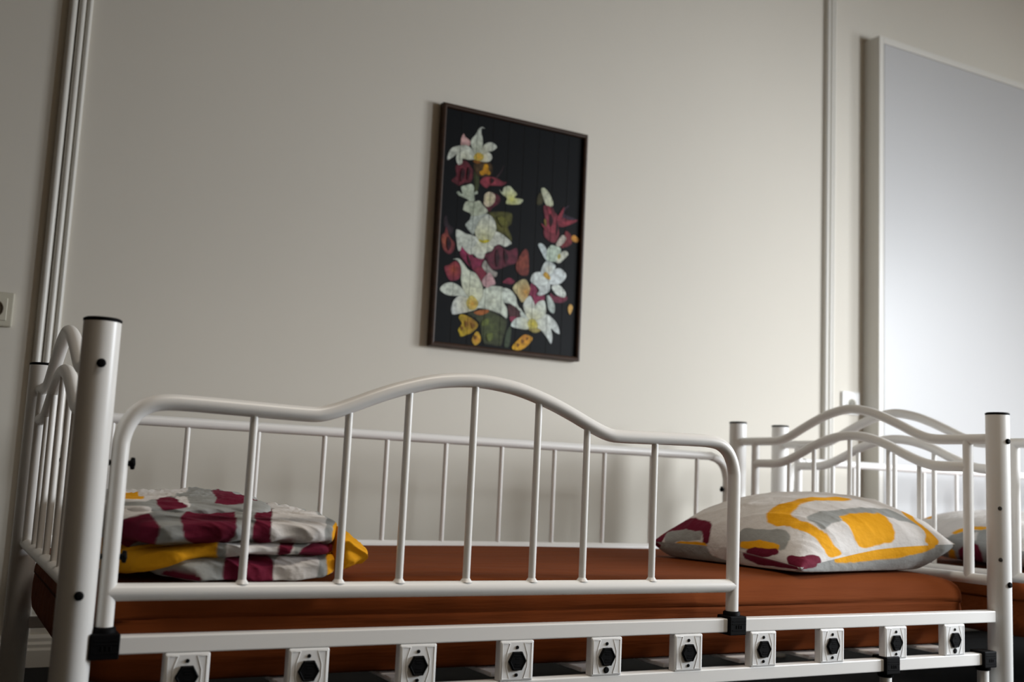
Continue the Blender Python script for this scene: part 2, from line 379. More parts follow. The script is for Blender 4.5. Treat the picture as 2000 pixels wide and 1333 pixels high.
# ---- cloth shapes (plain numpy, local metres) ----
def sgnpow(a, e):
    return np.sign(a) * np.abs(a) ** e
def crumple(x, y, z, amp, seed):
    r = np.random.RandomState(seed); d = np.zeros_like(x)
    for k in range(9):
        f = r.uniform(14, 60, 3) * np.array([.6, 1., 1.2]); p = r.uniform(0, 6.28)
        s = np.sin(f[0] * x + f[1] * y + f[2] * z + p + 1.3 * np.sin(17 * x + 11 * y + r.uniform(0, 6)))
        d += (1 - np.abs(s)) ** 2 / (1 + .35 * k)
    return amp * (d - d.mean()) / (d.std() + 1e-6)
def fold_shape(x0, x1, y0, y1, z0, z1, nu, nt, droop=0., wob=.004, seed=1, e=.55, fat=0., amp=.0024, cone=0., end=5., sag=0.):
    """flattened roll of cloth along x; returns (nu, nt, 3)"""
    u = np.linspace(0, 1, nu)[:, None]; t = np.linspace(0, 2 * np.pi, nt, endpoint=False)[None, :]
    w = np.abs(2 * u - 1)
    s = np.maximum(1e-3, (1 - w ** end)) ** .36
    sy = np.maximum(1e-3, (1 - w ** 7)) ** .5
    a = (y1 - y0) / 2; b = (z1 - z0) / 2 * (1 + fat * (1 - u) ** 3) * (1 - cone * u)
    X = x0 + (x1 - x0) * u + 0 * t
    Y = (y0 + y1) / 2 - a * sy * sgnpow(np.cos(t), e)
    Z = (z0 + z1) / 2 + b * s * sgnpow(np.sin(t), e) - droop * (1 - u) ** 3
    Z = Z + wob * np.sin(11 * X + 3 * Y + seed) + .5 * wob * np.sin(23 * X - 9 * Y + 2 * seed)
    Z = Z - sag * np.exp(-np.maximum(Y - y0, 0) / .035)
    Y = Y + .8 * wob * np.sin(15 * X + 20 * Z + seed)
    c = crumple(X, Y, Z, amp, seed) * s
    Y = Y - c * np.cos(t); Z = Z + c * np.sin(t)
    zm = .3376 - .012 * np.exp(-np.maximum(Y - .02, 0) / .03) - .008 * np.clip((.13 - X) / .1, 0, 1)
    Z = zm + np.logaddexp(0, (Z - zm) / .0025) * .0025
    return np.stack([X, Y, Z], 2)
def pillow_shape(L, F, R, B, up, dn, zmin, nu, nv, seed=3, amp=.0018, lift=.012):
    """four corners (x, y, z), u: 0 left..1 right, v: 0 front..1 back; returns top and bottom grids"""
    u = (.5 - .5 * np.cos(np.pi * np.linspace(0, 1, nu)))[:, None, None]; v = (.5 - .5 * np.cos(np.pi * np.linspace(0, 1, nv)))[None, :, None]
    L, F, R, B = [np.array(q, float)[None, None, :] for q in (L, F, R, B)]
    base = F * (1 - u) * (1 - v) + R * u * (1 - v) + L * (1 - u) * v + B * u * v
    c = (F + R + L + B) / 4
    uu = (2 * u - 1)[..., 0]; vv = (2 * v - 1)[..., 0]
    edge = np.maximum(np.abs(uu), np.abs(vv)); corner = np.abs(uu) * np.abs(vv)
    pull = .055 * edge ** 4 * (1 - corner ** 1.5)
    P = base + (c - base) * pull[..., None] * np.array([1, 1, 0.])
    h = ((1 - np.abs(uu) ** 2.6) * (1 - np.abs(vv) ** 2.6)).clip(0) ** .56
    P[..., 2] += lift * edge ** 4 * (1 - corner ** 1.5)
    T = P.copy(); D = P.copy()
    n = crumple(P[..., 0], P[..., 1], 0 * P[..., 0], amp, seed) * (h ** .5) * (.6 + edge ** 2)
    T[..., 2] += up * h + n
    D[..., 2] -= dn * h ** .7 - .5 * n
    D[..., 2] = zmin + np.logaddexp(0, (D[..., 2] - zmin) / .003) * .003
    T[..., 2] = np.maximum(T[..., 2], D[..., 2])
    return T, D
FOLDS = {
 'bottom': dict(x0=.095, x1=.435, y0=.022, y1=.68, z0=.3385, z1=.380, nu=150, nt=260, wob=.002, seed=2, e=.34, end=11., sag=.012),
 'middle': dict(x0=.045, x1=.432, y0=.020, y1=.66, z0=.367, z1=.397, nu=150, nt=230, droop=.031, fat=1.05, wob=.003, seed=5, e=.6, end=9.),
 'top':    dict(x0=.048, x1=.437, y0=.016, y1=.66, z0=.387, z1=.436, nu=170, nt=280, droop=.012, fat=.18, wob=.0035, seed=7, e=.55, end=9.),
 'back':   dict(x0=.050, x1=.345, y0=.13, y1=.66, z0=.412, z1=.455, nu=150, nt=230, wob=.003, seed=9, e=.7),
 'corner': dict(x0=.402, x1=.460, y0=.028, y1=.38, z0=.330, z1=.428, nu=110, nt=170, droop=.0, wob=.0025, seed=4, e=.8, cone=.80, amp=.0035, sag=.006),
}
PILLOWS = {
 'long': dict(L=(1.375, .50, .372), F=(1.445, .065, .350), R=(1.976, .10, .402), B=(1.925, .57, .405), up=.124, dn=.10, zmin=.339, nu=240, nv=190, seed=3),
 'far':  dict(L=(2.225, .53, .40), F=(2.222, .07, .385), R=(2.72, .08, .385), B=(2.72, .53, .40), up=.09, dn=.06, zmin=.339, nu=150, nv=140, seed=11),
}

PRINT = {'fold_bottom': ('grey',[('maroon',[114,-4,134,0,148,0,161,0,181,0,195,0,215,0,221,-4,235,-4,242,-12,242,-27,242,-46,215,-50,161,-62,134,-69,121,-77,114,-81,101,-88,94,-92,94,-96,94,-96,94,-77,94,-19,107,-4]),('maroon',[396,108,436,112,470,119,490,123,503,123,517,119,530,119,544,115,557,112,570,104,577,92,577,69,577,19,577,-4,577,-42,570,-42,517,-42,416,-46,362,-46,356,-46,342,-4,342,19,349,73,362,92]),('white',[617,104,631,108,651,115,671,119,705,119,772,131,805,127,812,119,812,108,805,96,799,77,799,58,792,8,792,-15,785,-46,779,-46,725,-42,644,-42,597,-42,591,-42,577,-4,577,19,584,69,597,88]),('yellow',[946,119,940,108,940,88,933,77,933,58,926,42,926,35,926,35,926,35,926,35,919,23,919,19,919,12,919,8,913,0,913,-4,913,-12,906,-27,899,-35,893,-38,886,-38,879,-42,872,-42,866,-42,859,-46,852,-46,846,-46,846,-46,846,-46,852,-31,852,-4,846,0,839,19,846,77,872,115,899,131])]),'fold_middle': ('white',[('yellow',[0,-300,300,-300,417,-300,417,-100,410,100,410,300,200,300,0,300]),('grey',[423,87,436,96,436,83,436,65,430,17,436,-39,443,-78,443,-83,436,-83,430,-83,423,-83,416,-83,403,-35,396,13,403,57,409,74]),('maroon',[725,135,745,139,752,130,738,104,725,70,711,35,705,9,698,0,691,-39,685,-91,671,-91,664,-91,644,-39,644,26,671,87,698,117]),('grey',[805,143,832,143,839,135,826,117,799,87,772,52,752,17,745,0,732,-13,732,-57,738,-87,725,-70,711,-9,711,39,745,100,772,126]),('maroon',[758,26,792,65,832,100,866,117,933,130,940,87,933,57,933,39,926,22,926,4,926,-9,919,-26,913,-43,893,-61,879,-74,866,-83,832,-91,785,-91,758,-91,752,-91,752,-91,732,-30,738,-4,745,4]),('yellow',[933,35,926,22,926,17,926,13,926,9,926,-4,926,-9,926,-9,926,-9,919,-22,919,-30,919,-30,926,-9,926,22,933,39,933,39])]),'fold_top': ('grey',[('white',[231,307,249,268,237,250,249,250,231,243,213,229,201,214,195,204,183,186,178,171,166,154,154,136,118,107,65,54,47,43,41,54,47,114,71,211,142,257,201,311]),('maroon',[53,54,107,104,142,121,148,111,154,100,154,79,154,57,154,36,160,21,160,7,160,4,160,0,160,-7,154,-18,154,-32,154,-46,160,-75,178,-121,178,-129,172,-125,160,-129,142,-132,124,-132,118,-139,101,-143,77,-157,65,-168,65,-171,59,-179,30,-46,30,11,36,25]),('maroon',[302,157,343,179,385,200,414,214,473,236,562,250,592,250,604,250,615,250,598,246,586,239,580,232,533,196,503,157,479,118,467,82,456,43,456,11,450,0,450,-4,450,-14,444,-25,438,-36,438,-57,432,-68,426,-79,414,-79,408,-93,385,-93,355,-107,331,-104,314,-93,296,-75,284,-64,272,-50,260,-29,254,-18,249,-7,249,0,243,4,243,11,243,25,243,43,243,61,249,82,249,96,260,121,272,136]),('white',[923,286,935,268,935,257,941,254,941,250,941,243,941,232,941,221,941,207,947,196,947,182,947,168,947,157,917,139,876,104,852,64,834,14,834,-14,864,-93,858,-100,799,-114,698,-129,645,-132,633,-125,592,-32,592,4,598,39,609,79,633,121,686,182,751,229,828,250,917,293,911,293,911,296,917,296]),('maroon',[893,318,899,307,905,300,905,289,870,261,822,250,787,243,734,218,675,171,633,121,609,75,598,39,592,4,598,-36,633,-129,627,-132,609,-132,592,-136,574,-136,568,-136,521,-32,521,4,527,39,538,79,574,143,686,236,799,261,846,282]),('yellow',[935,86,935,71,935,57,929,46,929,36,929,29,929,18,929,14,929,11,923,0,923,-4,923,-11,923,-14,923,-21,923,-21,923,-25,923,-25,917,-43,911,-54,905,-64,899,-64,899,-71,899,-71,899,-71,882,-32,876,0,882,14,888,43,935,79,941,93,941,100,941,96])]),'fold_back': ('grey',[('white',[349,343,503,330,591,322,611,317,638,313,678,313,698,313,705,313,705,313,644,270,597,252,564,248,503,222,470,213,423,187,396,178,362,170,322,157,295,148,275,139,262,130,248,122,235,113,215,100,174,104,114,113,87,130,94,170,121,222,195,278,248,343,262,343]),('white',[456,191,477,191,483,183,477,161,463,130,450,91,443,65,436,48,430,39,423,39,416,43,409,48,403,57,396,65,396,83,389,96,396,122,396,139,409,157,430,178]),('white',[101,61,161,61,195,52,208,48,215,35,221,22,228,13,228,4,228,-4,228,-13,228,-30,221,-43,181,-61,128,-122,114,-178,81,-117,67,-61,60,0,60,26,74,52]),('yellow',[228,265,242,257,262,257,255,248,262,235,255,200,248,174,242,165,228,161,201,152,181,148,168,157,148,157,121,152,114,170,114,183,128,213,154,239,174,248,201,257]),('grey',[121,104,181,104,215,96,228,87,235,70,248,61,255,48,262,35,268,22,275,9,275,4,275,0,268,-4,255,-9,248,-9,235,-4,228,0,228,13,221,26,208,35,174,48,114,57,81,61,81,78,74,78,81,100,81,100,94,113]),('maroon',[329,161,376,174,396,170,403,161,403,143,396,117,396,100,403,87,409,70,423,61,423,52,423,43,389,26,329,9,295,4,282,9,275,22,268,43,268,65,268,83,275,109,275,122,289,143,302,152]),('grey',[577,217,664,239,705,243,705,235,698,222,678,200,651,170,638,152,617,135,597,117,577,100,557,87,523,74,477,52,456,57,443,61,443,87,456,122,483,157,517,187]),('maroon',[859,287,879,270,899,261,899,252,899,248,906,239,913,230,919,226,919,217,919,209,926,204,926,191,933,183,933,170,933,165,926,165,852,135,792,117,752,104,732,104,685,96,617,87,584,87,584,96,591,104,617,130,638,152,658,174,685,204,705,226,745,248,792,261]),('grey',[933,178,933,161,940,148,940,130,940,113,940,96,940,87,940,87,940,96,940,117,940,139,933,157,933,170,933,183,926,187,933,187])]),'fold_corner': ('yellow',[]),'pillow_long_top': ('white',[('maroon',[0,1000,0,1000,0,1000,0,1000,0,1000,54,947,84,921,100,899,126,878,155,852,172,836,184,825,197,810,218,794,192,735,180,704,172,677,167,651,163,630,159,619,155,608,146,603,138,593,126,587,96,582,54,577,29,577,17,582,13,587,13,593,17,603,29,608,46,608,67,614,84,624,92,635,96,672,105,746,117,804,113,820,105,831,88,831,67,831,46,831,21,836,0,836,0,847,0,868,0,905,0,1000,0,1000,0,1000,0,1000,0,1000,0,1000,0,1000]),('grey',[84,836,105,841,117,836,117,815,105,751,96,672,92,635,88,624,71,614,59,614,46,614,33,619,29,635,29,656,25,672,21,688,21,709,17,725,13,741,0,751,0,757,0,757,0,762,0,767,0,772,0,783,0,794,0,804,0,810,8,815,33,820,54,825]),('yellow',[0,751,4,741,13,730,17,714,21,683,21,630,21,598,17,593,8,587,0,582,0,587,0,593,0,619,0,672,0,704,0,720,0,730,0,741,0,751,0,757,0,762,0,762,0,762,0,757]),('grey',[126,450,134,439,138,429,146,418,155,381,176,328,192,302,197,291,197,280,192,270,192,265,188,259,180,249,172,243,163,238,151,233,142,233,126,228,113,228,100,228,92,233,88,238,79,243,71,259,50,302,29,381,21,429,29,439,50,444,79,455,100,460,113,455]),('yellow',[71,418,79,397,88,381,96,365,100,344,105,323,109,302,109,291,105,280,100,270,96,259,92,254,84,254,75,254,71,254,63,265,59,280,54,307,50,328,46,344,38,370,29,407,29,429,29,434,38,439,46,439,54,439,63,434]),('maroon',[42,386,50,370,54,354,59,339,63,323,67,302,71,291,71,275,71,265,71,254,63,249,59,249,46,254,33,265,25,280,13,296,0,328,0,365,0,392,0,402,0,407,17,407,25,402,33,397]),('yellow',[247,413,255,413,268,418,276,418,293,423,305,423,318,423,335,423,351,423,372,418,389,418,406,418,423,413,444,407,469,407,477,402,490,397,506,392,519,386,536,386,544,376,552,365,561,360,565,354,561,349,556,344,548,339,540,339,519,339,490,349,469,354,452,354,439,360,423,365,406,365,389,365,377,365,364,365,347,360,331,354,322,354,305,349,297,344,289,339,280,333,280,328,276,323,276,317,276,307,276,291,276,280,280,270,285,259,285,243,289,233,293,217,297,206,297,196,301,190,305,180,305,169,310,164,310,153,310,143,310,127,310,111,310,95,314,79,322,63,331,42,335,26,335,21,322,16,297,16,280,21,268,32,264,42,259,58,259,69,259,85,255,101,255,116,255,127,255,138,255,153,255,164,255,175,251,185,251,201,247,217,243,233,238,243,234,259,226,270,222,286,213,296,209,312,201,323,197,333,197,344,197,354,201,365,201,370,205,381,213,386,222,397,230,402,238,407]),('grey',[314,286,331,291,343,291,356,291,368,291,381,286,393,286,406,286,439,275,498,270,540,270,552,265,569,265,590,259,611,259,623,254,636,249,649,238,665,233,669,222,682,212,695,196,703,180,711,169,720,159,720,143,724,138,715,132,703,132,682,143,669,153,657,159,640,164,628,169,619,180,607,185,594,190,582,196,569,201,565,206,561,212,556,212,552,217,544,217,515,222,464,228,439,238,427,233,418,233,410,228,406,222,406,217,402,212,406,206,402,201,397,196,389,196,377,201,364,201,356,201,347,196,335,190,326,185,322,185,318,180,314,180,310,180,310,185,305,190,301,206,301,217,301,233,297,249,297,265,301,275,305,280]),('yellow',[414,233,423,238,431,238,439,238,456,238,477,233,498,233,510,228,527,228,540,222,552,217,565,217,573,212,577,201,582,196,586,185,586,175,586,159,590,148,590,138,586,122,586,106,586,95,582,85,577,69,577,58,569,48,561,37,548,32,527,32,510,26,494,26,473,26,448,26,431,32,418,42,414,53,410,69,406,85,406,101,406,116,406,132,406,143,406,159,406,169,406,180,406,190,402,196,406,206,406,217,406,222,410,228]),('yellow',[736,286,736,280,745,275,749,270,753,259,757,249,762,238,749,212,749,196,753,180,762,169,762,153,770,143,774,127,778,116,782,101,787,85,791,69,795,58,795,42,791,26,787,16,778,-20,766,-20,753,-20,736,-20,724,16,715,26,715,42,724,63,728,79,728,95,732,111,728,122,724,132,720,143,715,153,711,164,711,180,703,190,707,217,715,254,736,286,732,286]),('maroon',[88,175,100,148,113,127,130,116,142,106,155,106,167,101,180,95,188,90,201,79,209,69,218,63,222,53,226,37,226,26,226,-20,218,-20,205,-20,188,-20,172,-20,138,-20,71,-20,0,63,0,106,0,132,0,148,0,164,4,175,25,185,46,196,63,196,75,190])]),'pillow_long_bottom': ('grey',[('white',[0,534,0,439,0,381,0,365,0,328,0,265,0,217,0,196,0,164,0,122,0,85,0,63,0,53,8,74,29,101,42,132,50,206,71,307,71,354,71,370,59,423,50,513,38,561,29,571,13,582,0,587,0,593,0,587]),('yellow',[285,-20,293,-20,305,-20,318,-20,368,-20,448,-20,494,-20,510,-20,548,-20,607,-20,649,-20,665,-20,695,-20,745,-20,774,-20,787,-20,795,-20,795,-20,791,-20,782,-20,766,11,749,16,732,26,715,32,678,37,623,42,590,48,573,48,527,48,444,37,393,32,377,26,360,26,335,21,314,16,301,11,289,-20,280,-20,276,-20,280,-20]),('grey',[477,48,536,48,573,48,590,48,623,48,678,37,715,32,732,26,749,21,766,11,782,-20,795,-20,799,11,803,16,803,26,795,37,774,48,745,58,724,63,703,63,669,69,623,69,594,74,577,74,540,74,477,69,444,63,435,63,431,58,427,48,431,48,439,42]),('maroon',[0,376,0,302,0,254,0,238,0,228,0,222,0,206,0,190,0,169,0,132,0,95,100,-20,121,-20,138,-20,155,-20,172,-20,184,-20,197,-20,209,-20,218,-20,226,-20,230,-20,230,-20,226,-20,218,-20,209,-20,197,11,176,16,142,16,79,21,25,79,25,122,25,201,33,296,38,349,33,365,29,381,25,397,21,413,13,418,4,423,0,423,0,418,0,413]),('grey',[21,804,21,788,21,767,21,751,17,704,8,630,8,593,8,582,13,577,21,577,25,577,29,587,33,619,42,677,46,720,42,735,38,762,29,788,25,810,21,810]),('maroon',[0,995,0,995,0,995,0,995,0,931,4,878,13,857,17,847,29,852,46,868,75,905,67,915,54,926,42,947,25,968,13,984,4,995,4,995,0,995,0,995])]),'pillow_far_top': ('white',[('yellow',[201,791,221,770,268,784,275,777,282,763,289,748,295,741,302,734,302,734,282,719,262,705,242,698,235,705,235,719,262,755,268,784,262,791,221,770,215,777,208,784,201,791,195,813,188,820,188,820,181,835,181,835,188,820,195,813]),('grey',[47,525,60,496,74,482,81,468,94,439,114,403,134,381,141,367,161,345,181,324,181,295,174,288,87,245,0,223,0,216,0,223,0,281,0,381,0,439,0,453,0,482,0,525,0,547,0,554,0,554,0,554,0,547,20,540]),('yellow',[87,518,107,504,114,489,121,475,141,453,141,410,148,388,154,381,154,381,148,374,141,381,134,381,114,403,101,439,87,460,74,475,67,489,60,504,47,511,47,525,47,525,54,532,60,532,74,525]),('white',[87,424,94,424,94,424,87,417,81,417,60,417,40,417,27,417,13,417,7,424,0,432,7,432,20,432,40,432,60,432,74,432]),('maroon',[0,468,0,453,0,432,0,424,0,410,0,403,0,388,0,381,0,374,0,367,0,360,0,353,0,345,0,338,0,338,0,345,0,367,0,417,0,446,0,453,0,468,0,482,0,489,0,482]),('yellow',[0,532,0,525,0,518,0,511,0,504,0,496,0,489,0,489,0,489,0,504,0,511,0,518,0,525,0,532,0,540,0,540]),('yellow',[208,295,208,288,201,281,195,273,107,230,0,201,0,194,0,194,0,194,0,201,0,209,0,216,0,230,94,252,181,288,195,295])]),'pillow_far_bottom': ('grey',[('white',[0,424,0,424,0,424,0,417,0,417,0,417,0,417,0,417,0,417,0,424,0,432,0,432,0,432,0,432,0,432,0,432]),('maroon',[54,475,27,453,13,439,13,424,20,410,40,403,74,403,101,403,154,417,201,432,309,489,315,489,315,482,322,482,322,482,315,482,309,504,322,554,309,568,302,576,295,583,201,540,107,511,81,496]),('yellow',[121,554,101,540,114,540,121,532,174,547,248,576,289,597,289,597,289,597,289,604,315,633,315,640,309,647,221,597,174,576,154,568]),('yellow',[1000,1000,1000,1000,1000,1000,1000,1000,0,223,74,223,228,295,275,331,302,353,295,353,289,353,242,324,81,245,0,245,1000,1000,1000,1000])])}
